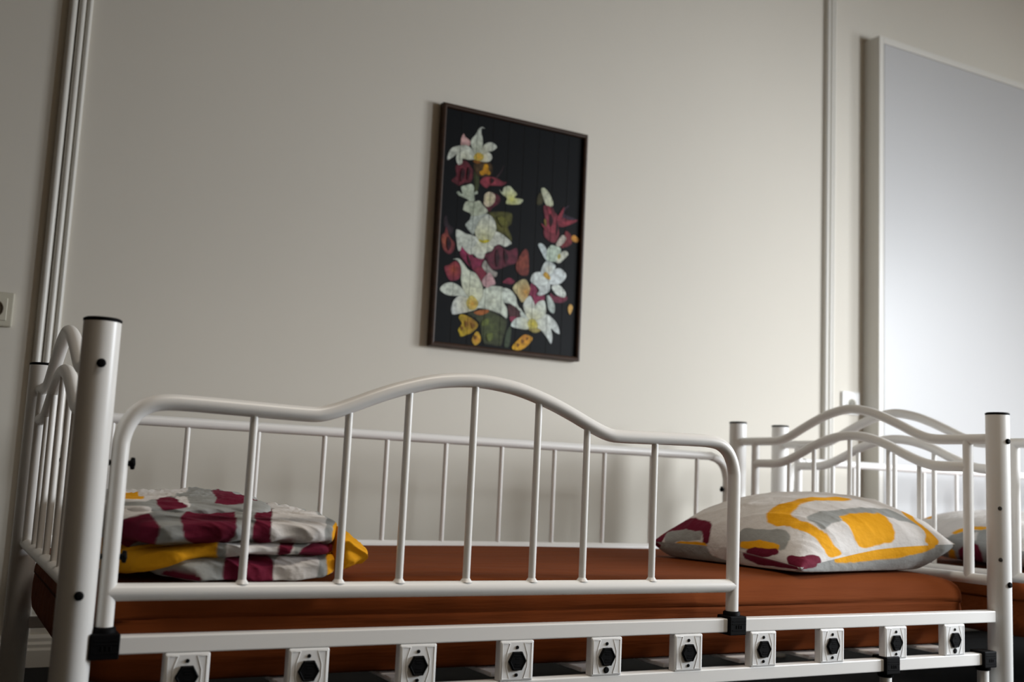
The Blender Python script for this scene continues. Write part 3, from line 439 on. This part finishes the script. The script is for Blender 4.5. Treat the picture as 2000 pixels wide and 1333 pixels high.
PETALS = [([(1195,5571),(1342,5638),(1407,5255),(1358,4971),(1252,4952),(1203,5258)],(48,52,30),(48,52,30),(1293,5274)),([(554,5649),(858,5882),(1125,5677),(1174,5567),(1128,5245),(900,5145),(695,5031),(588,5070),(436,5160),(593,5344)],(72,28,36),(84,28,38),(804,5376)),([(1425,5317),(1567,5481),(1782,5520),(2001,5509),(2225,5440),(2379,5447),(2210,5298),(1798,5225),(1652,5120),(1451,5223)],(80,30,40),(125,50,60),(1703,5367)),([(1977,5555),(2120,5740),(2219,5959),(2243,5923),(2144,5705),(2022,5523)],(50,35,40),(50,35,40),(2121,5734)),([(1201,5848),(1758,5953),(1840,5649),(1696,5504),(1352,5462),(1214,5614)],(56,42,24),(56,42,24),(1509,5672)),([(1387,5606),(1490,5685),(1545,5873),(1675,5877),(1705,5724),(1775,5638),(1714,5557),(1605,5577),(1522,5512),(1435,5516)],(165,120,20),(120,80,20),(1585,5656)),([(1133,5915),(1366,5978),(1455,5936),(1288,5835)],(110,70,25),(110,70,25),(1310,5916)),([(678,6418),(710,6602),(778,6714),(836,6627),(991,6539),(1020,6406),(877,6280),(705,6325)],(150,118,115),(158,130,128),(824,6489)),([(274,5772),(283,5969),(377,6163),(580,6281),(915,6366),(1181,6200),(1294,6103),(1017,6070),(596,6009),(455,5904)],(158,163,155),(148,150,138),(695,6083)),([(595,6029),(878,6260),(1181,6200),(1277,6021),(1026,5914),(792,5909),(779,5770),(657,5688),(565,5827)],(158,163,155),(158,160,140),(860,5957)),([(1395,6242),(1490,6479),(1635,6597),(1809,6621),(1958,6510),(1802,6350),(1652,6291),(1442,6171)],(158,163,155),(150,150,130),(1459,6254)),([(1401,6124),(1652,6291),(1812,6162),(1733,6008),(1520,5938),(1323,5970)],(158,163,155),(160,150,110),(1403,6084)),([(1041,6411),(1052,6591),(1192,6778),(1268,6953),(1392,7058),(1503,7020),(1395,7008),(1381,6876),(1435,6687),(1450,6411),(1378,6159),(1186,6122)],(158,163,155),(140,145,128),(1305,6304)),([(1148,6036),(1268,6197),(1441,6191),(1510,6105),(1431,5971),(1217,5950)],(150,140,70),(165,120,25),(1336,6075)),([(1737,4354),(2058,4446),(2586,4472),(2603,4137),(2478,3999),(2624,3744),(2634,3547),(2427,3714),(2093,3801),(2036,4048),(1850,4274)],(58,58,26),(72,70,26),(2283,4049)),([(1567,4699),(1810,4997),(2029,4995),(2165,4899),(2132,4715),(1922,4542),(1801,4384),(1664,4499)],(70,25,35),(70,25,35),(1886,4716)),([(1587,4722),(1599,4901),(1744,5025),(1919,4996),(1992,4870),(1916,4659),(1728,4529),(1594,4605)],(158,148,130),(160,155,120),(1759,4788)),([(644,4828),(716,4859),(835,4802),(781,5007),(945,5095),(1133,5167),(1223,5085),(1232,4929),(1336,4987),(1362,4893),(1258,4836),(1266,4700),(1234,4518),(1013,4657),(820,4702),(691,4738)],(145,155,140),(135,142,125),(1030,4863)),([(995,3864),(1133,4041),(1190,4167),(1546,4303),(1785,4283),(1558,4090),(1361,3785),(1287,3579),(1155,3656),(1043,3755)],(135,142,135),(135,142,135),(1304,3952)),([(883,4331),(935,4534),(1058,4613),(1270,4630),(1438,4687),(1552,4579),(1733,4432),(1695,4327),(1506,4238),(1212,4151),(1122,4234),(929,4280)],(142,147,132),(120,128,110),(1277,4420)),([(241,3879),(335,4048),(433,3795),(607,3668),(497,3420),(319,3623)],(36,27,33),(36,27,33),(405,3739)),([(210,3377),(305,3506),(355,3706),(428,3525),(499,3382),(675,3217),(647,2983),(510,2848),(340,2919),(248,3077)],(80,28,42),(130,70,50),(321,3241)),([(861,2899),(909,3155),(1108,2992),(1280,2958),(1369,2875),(1711,2884),(1633,2737),(1605,2482),(1527,2336),(1306,2499),(1085,2661)],(105,30,60),(88,28,46),(1308,2771)),([(1703,3019),(1913,3127),(2137,3395),(2360,3310),(2561,3260),(2842,3380),(2865,2948),(2586,2791),(2159,2596),(1940,2625),(1753,2890)],(82,30,45),(62,28,36),(2254,3030)),([(927,3216),(1462,3509),(1894,3476),(2029,3379),(1954,3172),(1744,3064),(1668,2878),(1476,2870),(1322,2965),(1152,2960)],(158,163,155),(160,162,140),(1638,3418)),([(673,3620),(817,3652),(1032,3579),(1267,3557),(1463,3489),(1310,3176),(1103,3087),(929,3178),(875,3016),(791,3023),(724,3282)],(158,163,155),(145,150,140),(998,3332)),([(1778,3615),(2050,3794),(2316,3736),(2635,3528),(2552,3436),(2402,3355),(2202,3404),(1989,3314),(1812,3386)],(158,163,155),(150,152,140),(1892,3515)),([(1325,3663),(1396,3908),(1553,4167),(1762,4299),(1940,4210),(2036,4048),(2061,3796),(1894,3476),(1682,3405),(1465,3451)],(158,163,155),(150,150,110),(1654,3518)),([(1464,3470),(1593,3451),(1806,3502),(1852,3450),(1684,3367),(1533,3383)],(150,140,40),(150,140,40),(1655,3437)),([(354,2421),(519,2534),(708,2673),(861,2604),(934,2409),(887,2153),(695,2049),(521,2082)],(100,35,55),(120,55,30),(675,2397)),([(1365,2536),(1614,2616),(1828,2438),(1687,2213),(1614,2157),(1422,2430)],(95,30,45),(95,30,45),(1588,2398)),([(1639,2620),(1729,2840),(1864,2697),(2026,2557),(2183,2509),(2139,2365),(1985,2367),(1828,2438)],(122,120,114),(122,120,114),(1924,2549)),([(2379,2234),(2604,2403),(2818,2315),(2719,2208),(2537,2197)],(100,30,50),(100,30,50),(2611,2271)),([(1196,1105),(1941,1305),(2465,1114),(2625,1017),(2501,429),(2410,214),(2051,224),(1794,289),(1609,903)],(36,38,28),(62,70,38),(2063,733)),([(1442,1179),(1689,1276),(1941,1305),(1921,1212),(1698,1106),(1496,1117)],(130,75,35),(130,75,35),(1697,1199)),([(929,580),(1042,772),(933,940),(1025,1063),(1353,988),(1587,833),(1570,695),(1380,516),(1258,458),(1040,368),(972,473)],(150,130,25),(100,60,25),(1362,830)),([(1415,340),(1551,580),(1681,503),(1718,303),(1550,151),(1446,230)],(150,125,35),(150,95,35),(1560,351)),([(2538,227),(2591,691),(2736,891),(2774,664),(2718,245)],(48,58,42),(48,58,42),(2671,543)),([(2603,1544),(2891,1532),(3085,1323),(3065,1205),(2701,1163)],(58,34,36),(58,34,36),(2869,1353)),([(2675,1160),(2961,1193),(2815,968)],(110,42,62),(110,42,62),(2817,1107)),([(249,1733),(384,1918),(625,1994),(850,1944),(1056,1812),(1320,1573),(1118,1593),(918,1614),(673,1584),(452,1601)],(165,172,163),(145,150,138),(763,1737)),([(706,1026),(667,1268),(753,1481),(918,1614),(1219,1583),(1532,1371),(1537,1281),(1341,1190),(999,1082)],(162,168,166),(150,145,110),(1330,1392)),([(1433,1337),(1465,1659),(1705,1894),(1901,2034),(2155,2078),(2442,2034),(2465,1597),(2578,1426),(2595,1105),(2356,1216),(1941,1305),(1686,1317)],(160,168,158),(155,160,145),(2058,1583)),([(2416,2030),(2677,2017),(2870,1832),(2962,1564),(3100,1441),(3187,1289),(2968,1449),(2700,1579),(2464,1620)],(164,172,163),(164,172,163),(2815,1647)),([(631,2719),(802,2766),(956,2685),(1168,2464),(1424,2384),(1614,2157),(1701,1963),(1716,1690),(1528,1439),(1271,1544),(1030,1832),(939,2115),(934,2409),(860,2626),(731,2711)],(160,168,158),(158,160,135),(1390,1650)),([(1663,2187),(1781,2363),(1928,2475),(2093,2266),(2126,2132),(2001,2070),(1853,1982),(1696,2053)],(155,128,130),(140,105,108),(1892,2191)),([(1152,1439),(1313,1686),(1548,1532),(1557,1374),(1438,1247),(1263,1249)],(150,145,80),(160,115,40),(1378,1421)),([(2206,5091),(2271,5259),(2466,5338),(2596,5249),(2753,5118),(2660,4989),(2936,4991),(2965,4917),(2821,4791),(2373,4739),(2389,4921),(2209,5024),(2103,5163)],(150,157,142),(150,150,70),(2564,4906)),([(3468,5059),(3558,5302),(3688,5279),(3726,5034),(3604,4899),(3488,4903)],(52,50,30),(52,50,30),(3589,5079)),([(4319,4605),(4513,4959),(4719,5085),(4522,4776),(5005,4646),(4430,4485)],(44,32,46),(44,32,46),(4584,4759)),([(3733,4898),(4042,4949),(4263,4688),(4903,4560),(4592,4396),(4332,4332),(4371,4064),(4254,3772),(3994,3779),(3778,3973),(3807,4432)],(76,28,38),(118,46,56),(4129,4209)),([(3617,5426),(3730,5492),(3918,5364),(4088,5072),(4043,4927),(3834,4938),(3721,5147)],(152,156,132),(160,162,145),(3850,5195)),([(3779,4473),(3859,4440),(3868,4237),(3801,4294)],(110,90,40),(110,90,40),(3827,4361)),([(4440,3709),(4553,4092),(4627,4217),(4845,4067),(4831,3789),(4496,3625)],(95,35,40),(95,35,40),(4632,3916)),([(4821,4017),(4922,4125),(5142,3997),(5040,3889),(4879,3911)],(165,115,45),(165,115,45),(4961,3988)),([(4257,3704),(4377,3927),(4502,4061),(4638,3967),(4516,3765),(4364,3652)],(152,146,136),(152,146,136),(4442,3846)),([(2821,2847),(2932,3129),(3119,3402),(3250,3309),(3291,3001),(3286,2599),(3088,2528),(2883,2612)],(90,38,35),(110,55,40),(3083,2928)),([(3591,3606),(3690,3666),(3848,3599),(3960,3411),(4125,3208),(3922,3135),(3702,3419)],(155,165,165),(155,165,165),(3834,3435)),([(3911,3359),(4003,3599),(4155,3666),(4445,3595),(4405,3339),(4284,3140),(3973,3142)],(152,166,152),(152,166,152),(4168,3406)),([(4283,3163),(4452,3459),(4631,3554),(4741,3455),(4591,3274),(4416,3113)],(165,168,155),(165,168,155),(4519,3336)),([(4327,3328),(4401,3429),(4457,3346),(4384,3222)],(150,140,70),(150,140,70),(4392,3331)),([(3405,2344),(3656,2140),(3611,1970),(3904,2030),(3889,1792),(3575,1614),(3481,1884),(3344,1960)],(105,35,60),(105,35,60),(3608,1967)),([(4117,2104),(4312,2033),(4751,2064),(4703,1891),(4405,1807),(4156,1872)],(90,32,50),(90,32,50),(4406,1962)),([(2745,2072),(2903,2302),(3161,2429),(3300,2307),(3377,2105),(3247,1785),(3094,1673),(2953,1842)],(150,146,112),(150,105,35),(3235,2017)),([(3538,2361),(4020,2424),(4111,2245),(4009,2090),(3745,1963),(3635,2020),(3709,2147)],(160,166,164),(160,166,164),(3823,2179)),([(4161,2323),(4431,2405),(4689,2199),(4669,2030),(4476,2030),(4280,2124)],(168,174,168),(168,174,168),(4451,2185)),([(4115,2721),(4270,2909),(4489,2939),(4690,2774),(4616,2573),(4430,2429),(4186,2374),(4020,2424)],(168,175,175),(168,175,175),(4351,2642)),([(3372,2457),(3444,2631),(3627,2727),(3898,2716),(4068,2572),(4050,2380),(3757,2271),(3541,2291),(3404,2367)],(168,175,172),(168,175,172),(3684,2490)),([(3735,2718),(3829,3015),(3986,3132),(4265,3028),(4244,2882),(4170,2705),(3903,2598)],(160,170,172),(165,165,150),(4018,2868)),([(3819,2658),(3922,2767),(4092,2623),(4070,2525),(3933,2554)],(165,130,50),(165,130,50),(3967,2625)),([(3987,1993),(4123,1986),(4298,1747),(4309,1511),(4230,1455),(4060,1600)],(140,150,145),(140,150,145),(4168,1716)),([(3081,1415),(3329,1211),(3390,1055),(3091,1207)],(150,158,152),(150,158,152),(3223,1222)),([(2741,891),(2860,1112),(3091,1207),(3331,1165),(3499,997),(3348,841),(3032,830)],(158,168,165),(155,155,130),(3391,1032)),([(3596,1195),(3935,1397),(4154,1352),(4409,1145),(4533,827),(4368,857),(4200,957),(4266,705),(4223,466),(4052,659),(3854,849),(3661,968)],(165,172,172),(162,165,150),(3656,1061)),([(3149,1633),(3346,1914),(3485,1814),(3591,1569),(3596,1195),(3358,1168),(3214,1384)],(165,172,170),(160,160,130),(3461,1226)),([(3599,1663),(3886,1839),(3978,1614),(3963,1377),(3703,1183),(3596,1195)],(162,170,165),(160,160,130),(3595,1218)),([(3374,844),(3501,951),(3826,869),(3618,754)],(120,110,60),(120,110,60),(3580,855)),([(3336,1072),(3489,1206),(3652,1131),(3714,974),(3611,893),(3398,893)],(160,155,90),(165,150,40),(3533,1028)),([(4797,1663),(4872,1839),(4988,1734),(4888,1483)],(165,130,70),(165,130,70),(4886,1680)),([(2803,208),(3024,483),(3251,668),(3546,583),(3323,282),(3042,139)],(168,130,25),(150,95,30),(3254,599)),([(4276,4415),(5005,4646),(4905,4514),(4438,4303)],(98,34,46),(120,44,54),(4655,4469)),([(4220,4498),(4437,4900),(4513,4959),(4403,4504)],(98,34,46),(120,44,54),(4393,4715)),([(4009,4555),(3837,4893),(3992,4895),(4125,4574)],(98,34,46),(120,44,54),(3990,4729)),([(3923,4177),(3658,4317),(3904,4038)],(98,34,46),(120,44,54),(3828,4177)),([(3976,4687),(4116,4481),(4024,4238),(3961,4456)],(62,22,32),(26,13,18),(4019,4466)),([(4246,4502),(4310,4237),(4243,3998)],(62,22,32),(26,13,18),(4266,4246)),([(2124,3236),(2223,3015),(2154,2673),(2072,2994)],(62,24,34),(26,13,18),(2143,2979)),([(2385,3254),(2538,3060),(2453,2812),(2397,3040)],(62,24,34),(26,13,18),(2443,3042)),([(426,3391),(541,3197),(472,2957),(387,3174)],(62,24,34),(26,13,18),(457,3180)),([(1112,2934),(1206,2755),(1305,2518),(1146,2708)],(62,24,34),(26,13,18),(1192,2729)),([(788,5614),(881,5475),(772,5162),(729,5349)],(62,24,32),(26,13,18),(793,5400)),([(996,5692),(1060,5507),(979,5257),(955,5488)],(62,24,32),(26,13,18),(997,5486)),([(1785,5461),(1918,5425),(1795,5284)],(62,24,32),(26,13,18),(1832,5390)),([(1757,965),(1956,1033),(1942,826),(1716,779)],(84,92,42),(66,76,38),(1843,901)),([(1908,527),(2108,594),(2119,390),(1969,329)],(84,92,42),(66,76,38),(2026,460)),([(1135,873),(1264,797),(1184,664)],(125,92,24),(80,40,14),(1194,778)),([(1361,842),(1503,778),(1409,655)],(125,92,24),(80,40,14),(1424,758)),([(1009,701),(1099,644),(1042,559)],(125,92,24),(80,40,14),(1050,635)),([(1483,460),(1585,425),(1515,328)],(125,92,24),(80,40,14),(1528,404)),([(3128,505),(3248,460),(3148,369)],(140,95,25),(80,40,12),(3174,445)),([(2978,363),(3089,328),(2997,238)],(140,95,25),(80,40,12),(3021,310)),([(3308,582),(3414,570),(3313,490)],(140,95,25),(80,40,12),(3345,547)),([(2069,4250),(2305,4347),(2471,4116),(2303,3971),(2166,4068)],(84,84,34),(70,70,28),(2263,4151))]

CLOTH = {'maroon': (.150, .006, .028), 'grey': (.335, .345, .335), 'white': (.74, .715, .695), 'yellow': (.86, .40, .008)}
def inside(px, py, poly):
    x = np.asarray(poly[0::2], float) / 1000; y = np.asarray(poly[1::2], float) / 1000
    r = np.zeros(px.shape, bool); j = len(x) - 1
    for i in range(len(x)):
        c = ((y[i] > py) != (y[j] > py)) & (px < (x[j] - x[i]) * (py - y[i]) / (y[j] - y[i] + 1e-12) + x[i])
        r ^= c; j = i
    return r
def paint(key, U, V):
    base, polys = PRINT[key]; out = np.zeros(U.shape + (3,)); du = abs(U[1, 0] - U[0, 0]); dv = abs(V[0, 1] - V[0, 0])
    out[:] = CLOTH[base]
    offs = [(a * du, b * dv) for a in (-.33, 0, .33) for b in (-.33, 0, .33)]
    for c, p in polys:
        cov = sum(inside(U + a, V + b, p).astype(float) for a, b in offs) / 9
        out = out * (1 - cov[..., None]) + np.array(CLOTH[c]) * cov[..., None]
    return out
def rounds(out, U, V, items):
    for cx, cy, a, b, c in items:
        q = np.maximum(np.abs((U - cx) / a), np.abs((V - cy) / b)) < 1
        q &= ((np.abs((U - cx) / a) ** 4 + np.abs((V - cy) / b) ** 4) < 1.2)
        out[q] = CLOTH[c]
    return out
def colour(me, cols):
    at = me.color_attributes.new('print', 'FLOAT_COLOR', 'POINT')
    a = np.ones((len(cols), 4), np.float32); a[:, :3] = cols; at.data.foreach_set('color', a.ravel())
def grid_mesh(name, grids, cols, loc, wrap, flip=()):
    V = []; F = []; C = []
    for gi, (g, c) in enumerate(zip(grids, cols)):
        nu, nt = g.shape[:2]; n0 = len(V); V += (g.reshape(-1, 3) - np.array(loc)).tolist(); C += c.reshape(-1, 3).tolist()
        for i in range(nu - 1):
            for j in range(nt if wrap else nt - 1):
                k = (j + 1) % nt; q = (n0 + i * nt + j, n0 + i * nt + k, n0 + (i + 1) * nt + k, n0 + (i + 1) * nt + j)
                F.append(q[::-1] if gi in flip else q)
        if wrap:
            F.append(tuple(n0 + k for k in range(nt))); F.append(tuple(n0 + (nu - 1) * nt + k for k in range(nt))[::-1])
    me = bpy.data.meshes.new(name); me.from_pydata(V, [], F); me.polygons.foreach_set('use_smooth', [True] * len(F)); me.update()
    colour(me, np.array(C))
    b = bmesh.new(); b.from_mesh(me)
    if wrap: bmesh.ops.recalc_face_normals(b, faces=b.faces[:])
    b.to_mesh(me); b.free()
    me.materials.append(M['print']); return me
# the folded bedspread: four layers of one folded cloth
bl_loc = (.26, .38, .3362)
blanket = empty('folded_bedspread', bl_loc, 'folded bedspread in maroon, grey, white and yellow behind the left half of the guard rail', 'bedspread')
EXTRA = {'bottom': [(.5, .25, .2, .1, 'grey'), (.3, .5, .2, .12, 'maroon'), (.0, .2, .08, .2, 'yellow')],
         'middle': [(.02, .40, .05, .25, 'yellow')],
         'top': [(.5, .45, .2, .08, 'maroon'), (.75, .3, .12, .06, 'yellow'), (.0, -.3, .06, .12, 'yellow')],
         'corner': [],
         'back': [(.55, .40, .2, .08, 'maroon'), (.02, .05, .05, .12, 'white'), (.8, .28, .1, .05, 'grey'), (.03, .42, .05, .1, 'yellow')]}
for k, prm in FOLDS.items():
    g = fold_shape(**prm); nu, nt = g.shape[:2]
    U, T = np.meshgrid(np.arange(nu) / (nu - 1), np.arange(nt) / nt, indexing='ij'); T = (T + .5) % 1 - .5
    c = rounds(np.zeros((nu, nt, 3)) + np.array(CLOTH[PRINT['fold_' + k][0]]), U, T, EXTRA[k])
    b = paint('fold_' + k, U, T)
    front = np.abs(b - np.array(CLOTH[PRINT['fold_' + k][0]])).sum(2) > 1e-6
    c[front] = b[front]
    o = bpy.data.objects.new('fold', grid_mesh('fold', [g], [c], bl_loc, True)); COL.objects.link(o); o.parent = blanket
def make_pillow(key, loc, label, extra):
    T, D = pillow_shape(**PILLOWS[key]); nu, nv = T.shape[:2]
    U, V = np.meshgrid(np.arange(nu) / (nu - 1), np.arange(nv) / (nv - 1), indexing='ij')
    ct = paint('pillow_%s_top' % key, U, V); cb = paint('pillow_%s_bottom' % key, U, V)
    rounds(ct, U, V, extra)
    me = grid_mesh('pillow', [T, D], [ct, cb], loc, False, flip=(0,))
    o = bpy.data.objects.new('pillow', me); COL.objects.link(o); o.location = loc
    tag(o, label, 'pillow'); return o
make_pillow('long', (1.65, .32, .3362), 'plump white, yellow, grey and maroon pillow on the brown mattress beside the guard rail', [(.2, .93, .1, .06, 'yellow'), (.6, .95, .12, .05, 'maroon')])

# the neighbouring bed, end to end with the first
DX = 2.174
bed2 = copy_tree(bed); bed2.location.x += DX
tag(bed2, 'second white metal bed, half out of frame beyond the right end of the first bed', 'bed')
mt2 = mattress.copy(); COL.objects.link(mt2); mt2.location.x += DX
tag(mt2, 'shaded brown mattress on the second bed at the right edge', 'mattress')
make_pillow('far', (2.47, .3, .3362), 'white, yellow, grey and maroon pillow on the second bed, seen between the end bars', [(.7, .5, .12, .25, 'maroon')])

# ------------------------------------------------------------------ the painting
PX0, PX1, PZ0, PZ1 = 1.075, 1.602, .8925, 1.647
FW = .0135
pic = empty('painting', ((PX0 + PX1) / 2, YW, PZ0), 'painting of white lilies and dark red flowers on black boards, framed in dark wood', 'painting')
fmb = MB()
fprof = [(0, 0), (0, -.024), (.0015, -.0262), (.007, -.0272), (.0115, -.0255), (FW, -.021), (FW, 0)]
cx, cz = (PX0 + PX1) / 2, (PZ0 + PZ1) / 2; hx_, hz_ = (PX1 - PX0) / 2, (PZ1 - PZ0) / 2
V = []; F = []
for sx, sz in ((-1, -1), (1, -1), (1, 1), (-1, 1)):
    for a, d in fprof: V.append((cx + sx * (hx_ - a), YW - .003 + d, cz + sz * (hz_ - a)))
n = len(fprof)
for k in range(4):
    for j in range(n):
        F.append((k * n + j, k * n + (j + 1) % n, ((k + 1) % 4) * n + (j + 1) % n, ((k + 1) % 4) * n + j))
fmb.add(V, F, False)
build('picture_frame', fmb, M['wood'], pic)
build('backing', MB().box((cx, YW - .0100, cz), (2 * hx_ - .016, .0132, 2 * hz_ - .016)), M['backing'], pic)
NB = 9; bx0 = PX0 + FW - .001; bw = (PX1 - PX0 - 2 * FW + .002) / NB; yb = YW - .0175
for i in range(NB):
    build('board', MB().box((bx0 + bw * (i + .5), yb + .0006, cz), (bw - .0013, .0014, 2 * hz_ - 2 * FW + .002), .0003, 1), M['board'], pic)
bmf = bmesh.new(); lay = bmf.verts.layers.float_color.new('paint')
for i, (poly, rim, ctr, cp) in enumerate(PETALS):
    q = spline([(PX0 + a * 1e-4, 0, PZ0 + b * 1e-4) for a, b in poly], 4, True); y = yb - .0004 - i * .000025
    cxy = Vector((PX0 + cp[0] * 1e-4, y, PZ0 + cp[1] * 1e-4)); f = 1.55
    n = len(q); o2 = [Vector((p[0], p[2])) for p in q]; c2 = Vector((cxy[0], cxy[2]))
    lo_ = [min(p[k] for p in o2) for k in (0, 1)]; hi_ = [max(p[k] for p in o2) for k in (0, 1)]
    st = max(.0035, max(hi_[0] - lo_[0], hi_[1] - lo_[1]) / 14)
    ins = [c2 + (p - c2) * .86 for p in o2]
    gx = [Vector((lo_[0] + st * (a + .5 * (b % 2)), lo_[1] + st * b)) for b in range(int((hi_[1] - lo_[1]) / st) + 1) for a in range(int((hi_[0] - lo_[0]) / st) + 1)]
    pts = o2 + [c2] + [p for p in ins + gx if min((p - e).length for e in o2) > st * .35]
    r_ = delaunay_2d_cdt(pts, [(k, (k + 1) % n) for k in range(n)], [], 1, 1e-6)
    dm = max((p - c2).length for p in o2); vs_ = []
    for p in r_[0]:
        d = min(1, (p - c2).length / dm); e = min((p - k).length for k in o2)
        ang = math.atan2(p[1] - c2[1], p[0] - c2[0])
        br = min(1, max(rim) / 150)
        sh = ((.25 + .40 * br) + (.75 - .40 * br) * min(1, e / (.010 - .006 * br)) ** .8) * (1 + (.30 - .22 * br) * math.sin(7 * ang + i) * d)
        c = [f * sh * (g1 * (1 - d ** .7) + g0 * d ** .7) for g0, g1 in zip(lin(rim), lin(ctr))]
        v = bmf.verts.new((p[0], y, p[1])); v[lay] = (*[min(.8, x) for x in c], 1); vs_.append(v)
    for tr in r_[2]:
        try:
            fc = bmf.faces.new([vs_[k] for k in tr]); fc.normal_update()
            if fc.normal.y > 0: fc.normal_flip()
        except ValueError: pass
for i in range(1, NB):                            # the joints between the boards run through the paint
    for s in (-1, 1):
        bmesh.ops.bisect_plane(bmf, geom=bmf.verts[:] + bmf.edges[:] + bmf.faces[:], plane_co=(bx0 + bw * i + s * .0006, 0, 0), plane_no=(1, 0, 0))
    dead = [f for f in bmf.faces if abs(f.calc_center_median().x - bx0 - bw * i) < .0006]
    bmesh.ops.delete(bmf, geom=dead, context='FACES')
for v in bmf.verts: v.co -= pic.location
me = bpy.data.meshes.new('painted_flowers'); bmf.to_mesh(me); bmf.free(); me.materials.append(M['petals'])
o = bpy.data.objects.new('painted_flowers', me); COL.objects.link(o); o.parent = pic

# ------------------------------------------------------------------ wall sockets
def socket(x0, x1, z0, z1, label, m, mi, hole_z):
    c = ((x0 + x1) / 2, YW, (z0 + z1) / 2); s = empty('wall_socket', c, label, 'socket', None); w_, h_ = x1 - x0, z1 - z0
    build('cover_plate', MB().box((c[0], YW - .005, c[2]), (w_, .012, h_), .004, 3), m, s)
    ins = build('insert', MB().box((c[0], YW - .011, c[2]), (w_ * .66, .006, h_ * .66), .0015), m, s)
    build('socket_cup', MB().lathe([(.0215, -.002), (.0215, .001), (.0190, .0018), (.0180, .0008), (.0170, .0004)], (c[0], YW - .0136, hole_z), '-y', 32), mi, s)
    for dx in (-.0095, .0095):
        build('pin_hole', MB().lathe([(.0026, -.002), (.0026, .0004)], (c[0] + dx, YW - .0142, hole_z), '-y', 12), M['black'], s)
    return s
socket(-.140, -.053, .825, .911, 'beige wall socket with a dark round cup at the left edge of the picture', M['beige'], M['brown'], .868)
socket(2.785, 2.873, .806, .892, 'white wall socket beside the panelled door, above the far bed end', M['whiteplastic'], M['beige'], .846)
